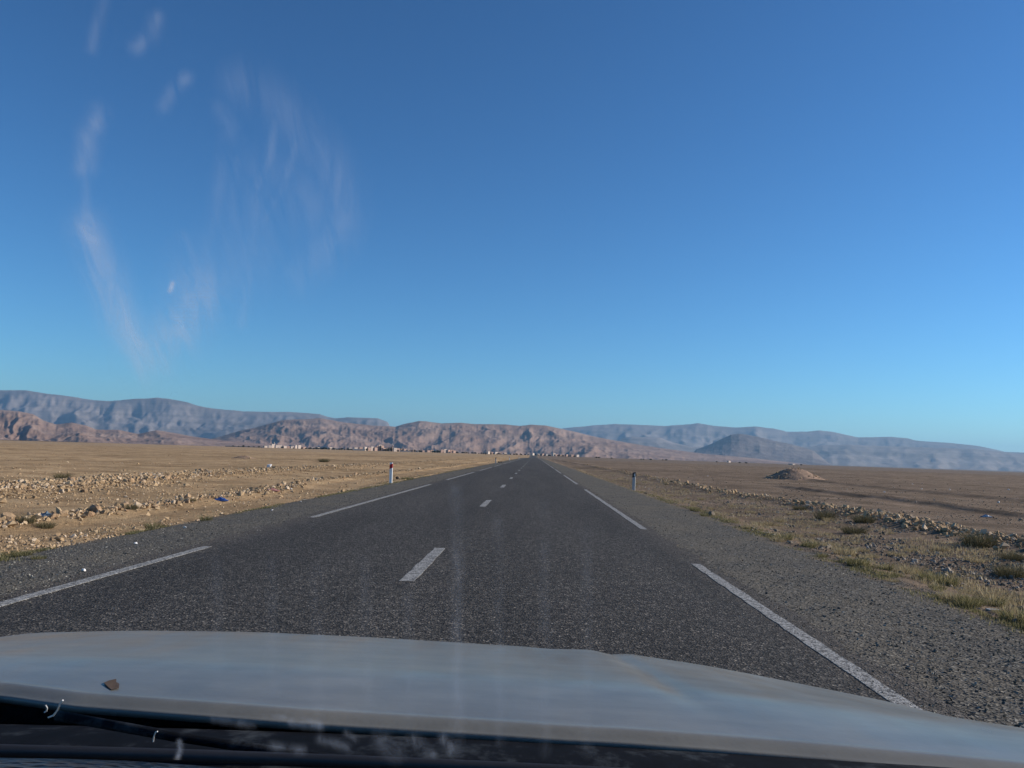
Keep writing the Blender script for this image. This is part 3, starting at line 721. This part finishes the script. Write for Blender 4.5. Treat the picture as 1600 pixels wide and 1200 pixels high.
for u, w, h, c, D in ((727, 4, 1.8, 'tan', 1500), (742, 4, 1.8, 'grey', 1500), (763, 3, 3.6, 'white', 1450), (768, 3, 3, 'pink', 1480), (775, 3, 3.2, 'white', 1470), (781, 3, 2.2, 'tan', 1490), (789, 4, 2.4, 'white', 1490), (832.5, 3, 2.8, 'white', 1450), (841, 4, 2.4, 'white', 1480), (847, 5, 2.8, 'pink', 1470), (853, 4, 2.6, 'grey', 1490)):
    house(u, w, h, c, D, 'tiny %s house on the skyline beside the far end of the road' % c, gE)
gF = 'row of pale houses right of the road end'
for u, w, h, c, D in ((865, 4, 3.6, 'white', 1480), (869, 4, 2.4, 'pink', 1470), (876, 4, 2.4, 'tan', 1480), (885, 3.4, 2.8, 'pink', 1480), (894, 3.4, 3, 'pink', 1470), (902, 3.4, 3, 'white', 1480), (1139, 3, 2.2, 'white', 1400), (1237, 8, 1.2, 'white', 1400)):
    house(u, w, h, c, D, 'small %s house in the spaced row right of the far end of the road' % c if u < 1000 else ('lone white house far out on the right plain' if u < 1200 else 'long low white building on the skyline above the earth heap'), gF if u < 1000 else None)

LEAF = island_random('dark_leaves', [(0, (.018, .022, .012)), (.6, (.04, .045, .022)), (1, (.07, .07, .035))])
BARK = simple('bark', (.10, .07, .05), .95, .2, 2)
def crown_mesh(seed):
    r = np.random.default_rng(seed); V, F = [], []
    for i in range(120):
        d = r.normal(size=3); d /= np.linalg.norm(d); d *= r.uniform(.45, 1) * (1 + .35 * math.sin(3 * d[0] + seed))
        c = np.array([d[0], d[1], d[2] * .75 + .9]); a = r.normal(size=3) * .26; b = r.normal(size=3) * .26; n = len(V)
        V += [tuple(c - a), tuple(c + a), tuple(c + b)]; F += [(n, n + 1, n + 2)]
    o = mesh('crown', V, F, LEAF); me = o.data; bpy.data.objects.remove(o); return me
CR = [crown_mesh(s) for s in range(4)]
V, F = tube([(0, 0, -.3), (.05, 0, .3), (0, .05, .75)], .1, 6, .06); _o = mesh('trunk', V, F, BARK); TR = _o.data; bpy.data.objects.remove(_o)
def tree(u, h_px, D, label, group, wide=1.0):
    ax, _ = ray(u, 705); x = float(ax) * D; s = h_px * D / F_PX / 1.7
    root = empty('tree', (x, D, float(ground_z(x, D))), rng.uniform(0, 6)); root.scale = (s * wide, s * wide, s); tag(root, label, 'tree', group)
    for nm, me in (('crown', CR[rng.integers(0, 4)]), ('trunk', TR)):
        o = bpy.data.objects.new(nm, me); COL.objects.link(o); o.parent = root
for u in list(range(478, 556, 4)): tree(u + rng.uniform(-1, 1), rng.uniform(1.6, 2.8), 1475, 'dark low tree in the line between the white hamlet and the main village', 'trees between hamlet and village', 1.7)
for u in (440, 441, 458, 471, 404, 396, 388, 380, 372, 364): tree(u, rng.uniform(1.2, 2.4), 1465, 'dark bushy tree at the foot of the white hamlet houses', 'trees by the white hamlet', 1.5)
for u in (573, 600, 603, 606, 606, 622, 628, 640, 648, 655, 658, 676, 679, 684, 687): tree(u, rng.uniform(2, 3.6), 1445, 'dark leafy tree among the main village houses', 'trees in the main village', 1.1)
for u in (594, 611): tree(u, 6.5, 1440, 'tall narrow dark tree rising above the main village houses', 'tall trees in the main village', .45)
for u in list(range(712, 862, 5)): tree(u + rng.uniform(-2, 2), rng.uniform(1.2, 2.4), 1470, 'tiny dark tree on the skyline around the far end of the road', 'trees around the road end', 1.4)
for u in (759, 767): tree(u, 3.4, 1300, 'dark upright tree beside the tiny white house left of the road end', 'trees around the road end', .6)
for u in (859, 872, 880, 889, 898): tree(u, 2.0, 1460, 'dark bushy tree in the spaced row of houses right of the road', 'trees right of the road end', 1.7)
for u in (932, 936, 956, 1002, 1006, 1017, 1036, 1041, 1120, 1156, 1166, 1252): tree(u, rng.uniform(1.2, 1.8), 1350, 'low dark bush far out on the right plain near the skyline', 'bushes far out on the right plain', 2.0)

# ------------------------------------------------------------------ the car the picture was taken from
def paint_mat():
    m = Mat('silver_paint', .55, .2, .0)
    dust = m.ramp(m.noise(7, 6, (1, .35, 1)), [(.35, 0.0), (.75, .6)])
    streak = m.ramp(m.noise(30, 5, (.35, 1, 1)), [(.3, .86), (.7, 1.12)])
    m.base(m.mix(1.0, m.mix(dust, (.14, .141, .126), (.235, .215, .172)), streak, 'MULTIPLY'))
    m.p.inputs['Coat Weight'].default_value = .5; m.p.inputs['Coat IOR'].default_value = 1.5
    r = m.ramp(m.noise(24, 5, (1, .25, 1)), [(.3, .13), (.75, .28)]); m.l.new(r, m.p.inputs['Coat Roughness'])
    m.bump(m.noise(2.2, 2), .0015, .5); m.bump(m.noise(160, 3), .0004, .5)
    return m.m
SILVER = paint_mat()
PLASTIC = simple('black_plastic', (.018, .019, .021), .55, .3, 20, .4, bump=.002)
cw = Mat('reflection_mottled_cowl', .9, .05)
cw.base(cw.ramp(cw.noise(22, 6, (1, .5, 1), .7), [(.35, (.004, .005, .007)), (.52, (.007, .008, .011)), (.64, (.035, .04, .045)), (.8, (.09, .10, .105))]))  # lighter mottling stands in for reflections in the glass above the cowl
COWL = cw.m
RUBBER = simple('black_rubber', (.012, .012, .013), .7, .2, 20, .3)
car = empty('car', (0, .5, 0)); tag(car, 'pale silver car seen from its front seat, bonnet below the windscreen', 'car')
CAR = (0, -.5, 0)
def cpart(name, V, F, mat, parent=None, smooth=True):
    V = np.asarray(V, float) + (np.array(CAR) if parent is None else 0)
    return mesh(name, V, F, mat, car if parent is None else parent, smooth=smooth)
# bonnet: fall along the length and towards the sides
_y = np.array([.71, .86, .93, 1.22, 1.26, 1.31, 1.40]); _s = np.array([.0, .04, .115, .128, .25, .7, 1.6])  # car coordinates here and below were scaled about the camera, then written out
def bonnet_drop(y):
    yy = np.linspace(.71, 1.45, 400); ss = np.interp(yy, _y, _s); cum = np.concatenate([[0], np.cumsum((ss[1:] + ss[:-1]) / 2 * np.diff(yy))])
    return np.interp(y, yy, cum)
LX = [-1.0, -.81, -.74, -.576, -.41, -.247, .0, .037, .07, .132, .255, .346, .51, .66]
LD = [.08, .025, .008, -.0016, -.0058, -.005, 0, .003, .0, .0033, .0165, .030, .056, .086]
def bonnet_z(x, y, crease=True):
    d = np.interp(x, LX, LD)
    for o_ in (-.02, .02): d = d + np.interp(x + o_, LX, LD)
    d = d / 3
    w = sstep(.71, 1.24, y) * .7 + .3
    z = 1.17 - bonnet_drop(y) - d * w
    z = z - .004 * np.exp(-((x - .12 - (1.235 - y) * .11) / .016) ** 2) * sstep(.78, .95, y)      # long crease
    return z
def rear_y(x): return np.interp(x, [-.98, -.48, -.40, -.2, 0, .1, .43, .9], [.812, .767, .744, .725, .717, .712, .706, .735])
bx = np.linspace(-.96, .62, 150)
by_t = np.concatenate([np.arange(0, .05, .005), np.linspace(.05, 1, 90)])
BX, BT = np.meshgrid(bx, by_t); R0 = rear_y(BX); BY = R0 + BT * (1.39 - R0)
BZ = bonnet_z(BX, BY)
lip = (BY - R0)
BZ = BZ + .0022 * np.exp(-((lip - .020) / .006) ** 2) - .004 * (1 - sstep(0, .014, lip))
edge_r = sstep(.608, .62, BX) * .007
BZ = BZ - edge_r
V = np.stack([BX, BY, BZ], -1).reshape(-1, 3)
bon = cpart('bonnet', V, grid_faces(len(by_t), len(bx)), SILVER)
md = bon.modifiers.new('thick', 'SOLIDIFY'); md.thickness = .006; md.offset = -1
# right and left wings beside the bonnet
for sgn, x0 in ((1, .6265), (-1, -.967)):
    t = np.concatenate([[0, .03], np.linspace(.05, 1, 12)]); yy = np.linspace(.6, 1.39, 60); T, YY = np.meshgrid(t, yy)
    XX = x0 + sgn * (.15 * np.sin(T * math.pi / 2)) ; z0_ = bonnet_z(np.full_like(YY, .62 if sgn > 0 else -.96), YY) - .001 - .012 * (T < .04)
    ZZ = z0_ - .055 * T - .25 * T ** 4
    cpart('wing', np.stack([XX, YY, ZZ], -1).reshape(-1, 3), grid_faces(60, 14), SILVER)
# front and inner body behind the shut lines
V, F = join([box(-.155, 1.37, .62, 1.55, .05, .42), box(-.23, .935, .985, 1.44, .03, .25), box(-.155, .76, 1.04, 1.62, .37, .01)]); cpart('inner_body', V, F, PLASTIC, smooth=False)
# cowl panel between bonnet and windscreen
n = 60; cx = np.linspace(-.95, .655, n); rows = []
for y_, z_ in ((.583, 1.172), (.60, 1.178), (.64, 1.176), (.68, 1.170), (.72, 1.162), (.80, 1.135), (.95, 1.09)):
    rows.append(np.stack([cx, y_ + 0 * cx, z_ - .03 * (cx + .08) ** 2], -1))
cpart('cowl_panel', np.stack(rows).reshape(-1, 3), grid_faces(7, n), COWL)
# windscreen: a raked curved pane
SLP, YB, ZB = .85, .585, 1.193
def pane_y(x, z): return YB - SLP * (z - ZB) - .10 * (x + .08) ** 2
clear = bpy.data.materials.new('clear_glass'); clear.use_nodes = True
ct = clear.node_tree; ct.nodes.clear(); tb = ct.nodes.new('ShaderNodeBsdfTransparent'); tb.inputs[0].default_value = (1, 1, 1, 1)
co = ct.nodes.new('ShaderNodeOutputMaterial'); ct.links.new(tb.outputs[0], co.inputs['Surface'])
wx = np.linspace(-.86, .70, 30); wz = np.linspace(ZB - .01, 1.70, 20); WX, WZ = np.meshgrid(wx, wz)
pane = cpart('windscreen', np.stack([WX, pane_y(WX, WZ), WZ], -1).reshape(-1, 3), grid_faces(20, 30), clear)
md = pane.modifiers.new('thick', 'SOLIDIFY'); md.thickness = .005
seal_pts = [(x, float(pane_y(x, ZB)) + .004, ZB - .006) for x in np.linspace(-.87, .71, 30)]
V, F = tube(seal_pts, .0045, 8); cpart('windscreen_seal', V, F, simple('grey_seal', (.022, .022, .024), .5, .2, 20, .4))
# wiper resting along the lower edge
def on_glass(x, z, out=.012): return (x, float(pane_y(x, z)) + out, z)
wp = [(-.336, .606, 1.204), (-.25, .606, 1.193), (-.156, .606, 1.1835), (-.10, .606, 1.180)]
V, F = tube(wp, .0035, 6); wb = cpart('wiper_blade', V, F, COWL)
# dashboard top under the glass
m = Mat('dashboard_vinyl', .33, .5); m.base((.02, .022, .025)); m.bump(m.voro(85, 'Distance', (1, 1.6, 1)), .008, 1.0)
dx = np.linspace(-.9, .75, 40); rows = []
for y_, z_ in ((.578, 1.178), (.572, 1.190), (.55, 1.1955), (.50, 1.203), (.40, 1.20), (.2, 1.12), (.17, .95)):
    rows.append(np.stack([dx, y_ - .10 * (dx + .08) ** 2, z_ - .02 * (dx + .08) ** 2 - .010 * sstep(-.3, -.05, dx)], -1))
cpart('dashboard', np.stack(rows).reshape(-1, 3), grid_faces(7, 40), m.m)

# dried wipe marks: a thin film of dust on the glass, thicker where the wiping left it; also carries painted reflection blotches
f = bpy.data.materials.new('dust_and_reflection_film'); f.use_nodes = True; ft = f.node_tree; ft.nodes.clear()
at_ = ft.nodes.new('ShaderNodeAttribute'); at_.attribute_name = 'cover'
tc = ft.nodes.new('ShaderNodeTexCoord')
mp = ft.nodes.new('ShaderNodeMapping'); mp.inputs['Scale'].default_value = (1.0, .28, .28); mp.inputs['Rotation'].default_value = (0, R(-14), 0)
nz = ft.nodes.new('ShaderNodeTexNoise'); nz.inputs['Scale'].default_value = 105; nz.inputs['Detail'].default_value = 6; nz.inputs['Roughness'].default_value = .62
nz.inputs['Distortion'].default_value = .7
rp = ft.nodes.new('ShaderNodeValToRGB'); rp.color_ramp.elements[0].position = .32; rp.color_ramp.elements[1].position = .64
mu = ft.nodes.new('ShaderNodeMath'); mu.operation = 'MULTIPLY'; mu.use_clamp = True
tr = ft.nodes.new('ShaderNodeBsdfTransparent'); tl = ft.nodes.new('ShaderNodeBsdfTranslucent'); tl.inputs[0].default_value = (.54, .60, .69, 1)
mx_ = ft.nodes.new('ShaderNodeMixShader'); oo = ft.nodes.new('ShaderNodeOutputMaterial')
L_ = ft.links.new
L_(tc.outputs['Object'], mp.inputs[0]); L_(mp.outputs[0], nz.inputs['Vector']); L_(nz.outputs[0], rp.inputs[0])
L_(rp.outputs[0], mu.inputs[0]); L_(at_.outputs['Fac'], mu.inputs[1]); L_(mu.outputs[0], mx_.inputs[0])
L_(tr.outputs[0], mx_.inputs[1]); L_(tl.outputs[0], mx_.inputs[2]); L_(mx_.outputs[0], oo.inputs['Surface'])
def glass_point(u, v):
    ax, tz = ray(u, v); yv = .45
    for _ in range(12): yv = YB - SLP * (1.4 + tz * yv - ZB) - .10 * (ax * yv + .08) ** 2
    return ax * yv, yv, 1.4 + tz * yv
def glass_mark(strokes, label=None, step=5, thr=.012):
    """strokes: (points, width, cover) traced in image pixels, then projected onto the glass"""
    al = np.concatenate([np.array(s_[0], float) for s_ in strokes]); mw = max(s_[1] for s_ in strokes) * 2.4
    us = np.arange(al[:, 0].min() - mw, al[:, 0].max() + mw, step); vs = np.arange(al[:, 1].min() - mw, al[:, 1].max() + mw, step)
    U, Vv = np.meshgrid(us, vs); C = np.zeros_like(U)
    for pts, w, c in strokes:
        pts = np.array(pts, float); best = np.full(U.shape, 1e9)
        if len(pts) == 1: best = np.hypot(U - pts[0, 0], Vv - pts[0, 1])
        for a0, b0 in zip(pts[:-1], pts[1:]):
            d = b0 - a0; t = np.clip(((U - a0[0]) * d[0] + (Vv - a0[1]) * d[1]) / (d @ d), 0, 1)
            best = np.minimum(best, np.hypot(U - a0[0] - t * d[0], Vv - a0[1] - t * d[1]))
        C = np.maximum(C, c * np.exp(-(best / w) ** 2))
    gx, gy, gz = glass_point(U, Vv)
    P = np.stack([gx, gy - .007, gz], -1).reshape(-1, 3); F = grid_faces(len(vs), len(us)); Cf = C.ravel()
    F = F[Cf[F].max(1) > thr]; used = np.unique(F); re = np.zeros(len(P), int); re[used] = np.arange(len(used))
    o = mesh('glass_mark', P[used] + np.array((0, 0, 0)), re[F], f, None, smooth=True)
    o.parent = pane; o.location = (0, -.5, 0)
    at = o.data.attributes.new('cover', 'FLOAT', 'POINT'); at.data.foreach_set('value', Cf[used].astype(np.float32))
    if label: o['label'] = label
    return o
glass_mark([([(152, 365), (168, 410), (185, 455), (200, 500), (225, 540), (248, 562)], 24, .42), ([(245, 560), (290, 520), (312, 485), (322, 460)], 34, .40)], 'hook-shaped pale dust mark low on the glass at left', 4)
glass_mark([([(168, 190), (152, 225), (147, 270)], 15, .30), ([(150, 290), (148, 350)], 8, .10)], None, 4)
glass_mark([([(158, 90), (166, 60), (178, 20)], 9, .12), ([(228, 88), (248, 74), (258, 45)], 11, .2), ([(268, 178), (282, 155), (302, 135)], 10, .2)], None, 4)
glass_mark([([(392, 140), (440, 175), (480, 215), (515, 260), (540, 300), (545, 335), (528, 380), (480, 430)], 30, .14), ([(440, 200), (430, 260), (412, 300)], 7, .20), ([(472, 235), (452, 300), (425, 350)], 7, .18),
       ([(380, 260), (376, 350), (388, 390), (400, 430), (385, 510)], 8, .14), ([(355, 180), (370, 210), (350, 330), (330, 410)], 12, .10), ([(420, 300), (400, 400), (330, 440)], 55, .10), ([(295, 375), (320, 420)], 8, .12), ([(480, 330)], 60, .11)],
      'broad faint wiped arc of dust on the glass', 5)
glass_mark([([(277, 459), (281, 448)], 4, .8)], None, 1.5)
for u_, v0_, v1_, w_, c_ in ((715, 738, 1196, 9, .07), (640, 900, 1150, 9, .036), (575, 850, 1120, 9, .036), (500, 860, 1130, 10, .036), (430, 850, 1100, 9, .036), (780, 790, 1180, 8, .036), (850, 760, 1196, 9, .036), (915, 800, 1196, 9, .036), (345, 850, 1100, 10, .036)):
    glass_mark([([(u_, v0_ + 25), (u_ + 2, v1_ - 25)], w_, c_)], 'faint vertical run-off streak on the lower glass' if u_ != 715 else 'clearest vertical run-off streak, near the middle of the glass', 4)

glass_mark([([(462, 1122), (505, 1128)], 7, .22), ([(420, 1112), (450, 1116)], 4, .14), ([(430, 1160), (475, 1166)], 7, .16), ([(505, 1150), (545, 1162)], 7, .14), ([(600, 1150), (620, 1170)], 14, .12),
       ([(648, 1150), (668, 1166)], 9, .15), ([(695, 1148), (708, 1162)], 8, .22), ([(678, 1172)], 6, .22), ([(705, 1170)], 5, .18), ([(340, 1118), (400, 1128)], 6, .10), ([(545, 1140), (560, 1150)], 5, .10)], 'mottled dashboard reflections painted on the lowest strip of glass', 2.5)  # pale blotches imitate the dashboard mirrored in the glass
glass_mark([([(287, 1154), (289, 1166), (285, 1178), (281, 1186)], 4, .35)], 'small upright pale smudge low on the glass', 1.5)
# small things lying on the car
def fibre(name, pts, r, label):
    V, F = tube([(lambda q: (q[0], q[1] + .004, q[2]))([float(c) for c in glass_point(*q_)]) for q_ in pts], r, 6)
    o = mesh(name, V, F, simple('pale_fibre', (.5, .5, .5), .6)); tag(o, label, 'thread')
fibre('thread', [(70, 1124), (78, 1121), (84, 1113), (88, 1103), (93, 1097)], .0006, 'pale curved thread lying on the lower left windscreen')
fibre('thread', [(66, 1105), (68, 1109), (67, 1114), (64, 1116)], .0005, 'short curled pale thread left of the long thread')
fibre('thread', [(235, 1162), (236, 1154), (239, 1147), (242, 1146)], .0005, 'small hooked pale thread above the dashboard edge')
ax, tz = ray(172, 1071)
yv = .9
for _ in range(30): yv = (1.4 - float(bonnet_z(np.array(ax * yv), np.array(yv)))) / -tz
lx, ly = float(ax * yv), float(yv); lz = float(bonnet_z(np.array(lx), np.array(ly)))
pts = [(-.012, .018), (-.005, .024), (.002, .012), (.012, .004), (.022, -.014), (.016, -.022), (.004, -.012), (-.008, .0), (-.014, .006)]
pts = [(a_ * .62, b_ * .75) for a_, b_ in pts]
V = [(x_, y_, .0011 + .0003 * math.sin(i * 2)) for i, (x_, y_) in enumerate(pts)] + [(x_, y_, .001) for x_, y_ in pts]; k = len(pts)
F = [tuple(range(k)), tuple(range(k, 2 * k))[::-1]] + [(i, (i + 1) % k, k + (i + 1) % k, k + i) for i in range(k)]
o = mesh('dead_leaf', V, F, simple('leaf_brown', (.10, .07, .05), .9)); o.location = (lx, ly, lz); tag(o, 'small brown dead leaf lying on the silver bonnet', 'leaf')

# ------------------------------------------------------------------ air
hz = Mat('haze'); ht = hz.t; ht.nodes.clear()
pv = ht.nodes.new('ShaderNodeVolumePrincipled'); pv.inputs['Color'].default_value = (.34, .62, .92, 1); pv.inputs['Density'].default_value = 4.6e-5; pv.inputs['Anisotropy'].default_value = .2
ho = ht.nodes.new('ShaderNodeOutputMaterial'); ht.links.new(pv.outputs[0], ho.inputs['Volume'])
zlo = float(GZ.min()) - 1.5; zlo = min(zlo, -8.0)
V, F = box(0, 7000, (zlo + 860) / 2, 52000, 46000, 860 - zlo); haze = mesh('haze', V, F, hz.m); tag(haze, kind='stuff')
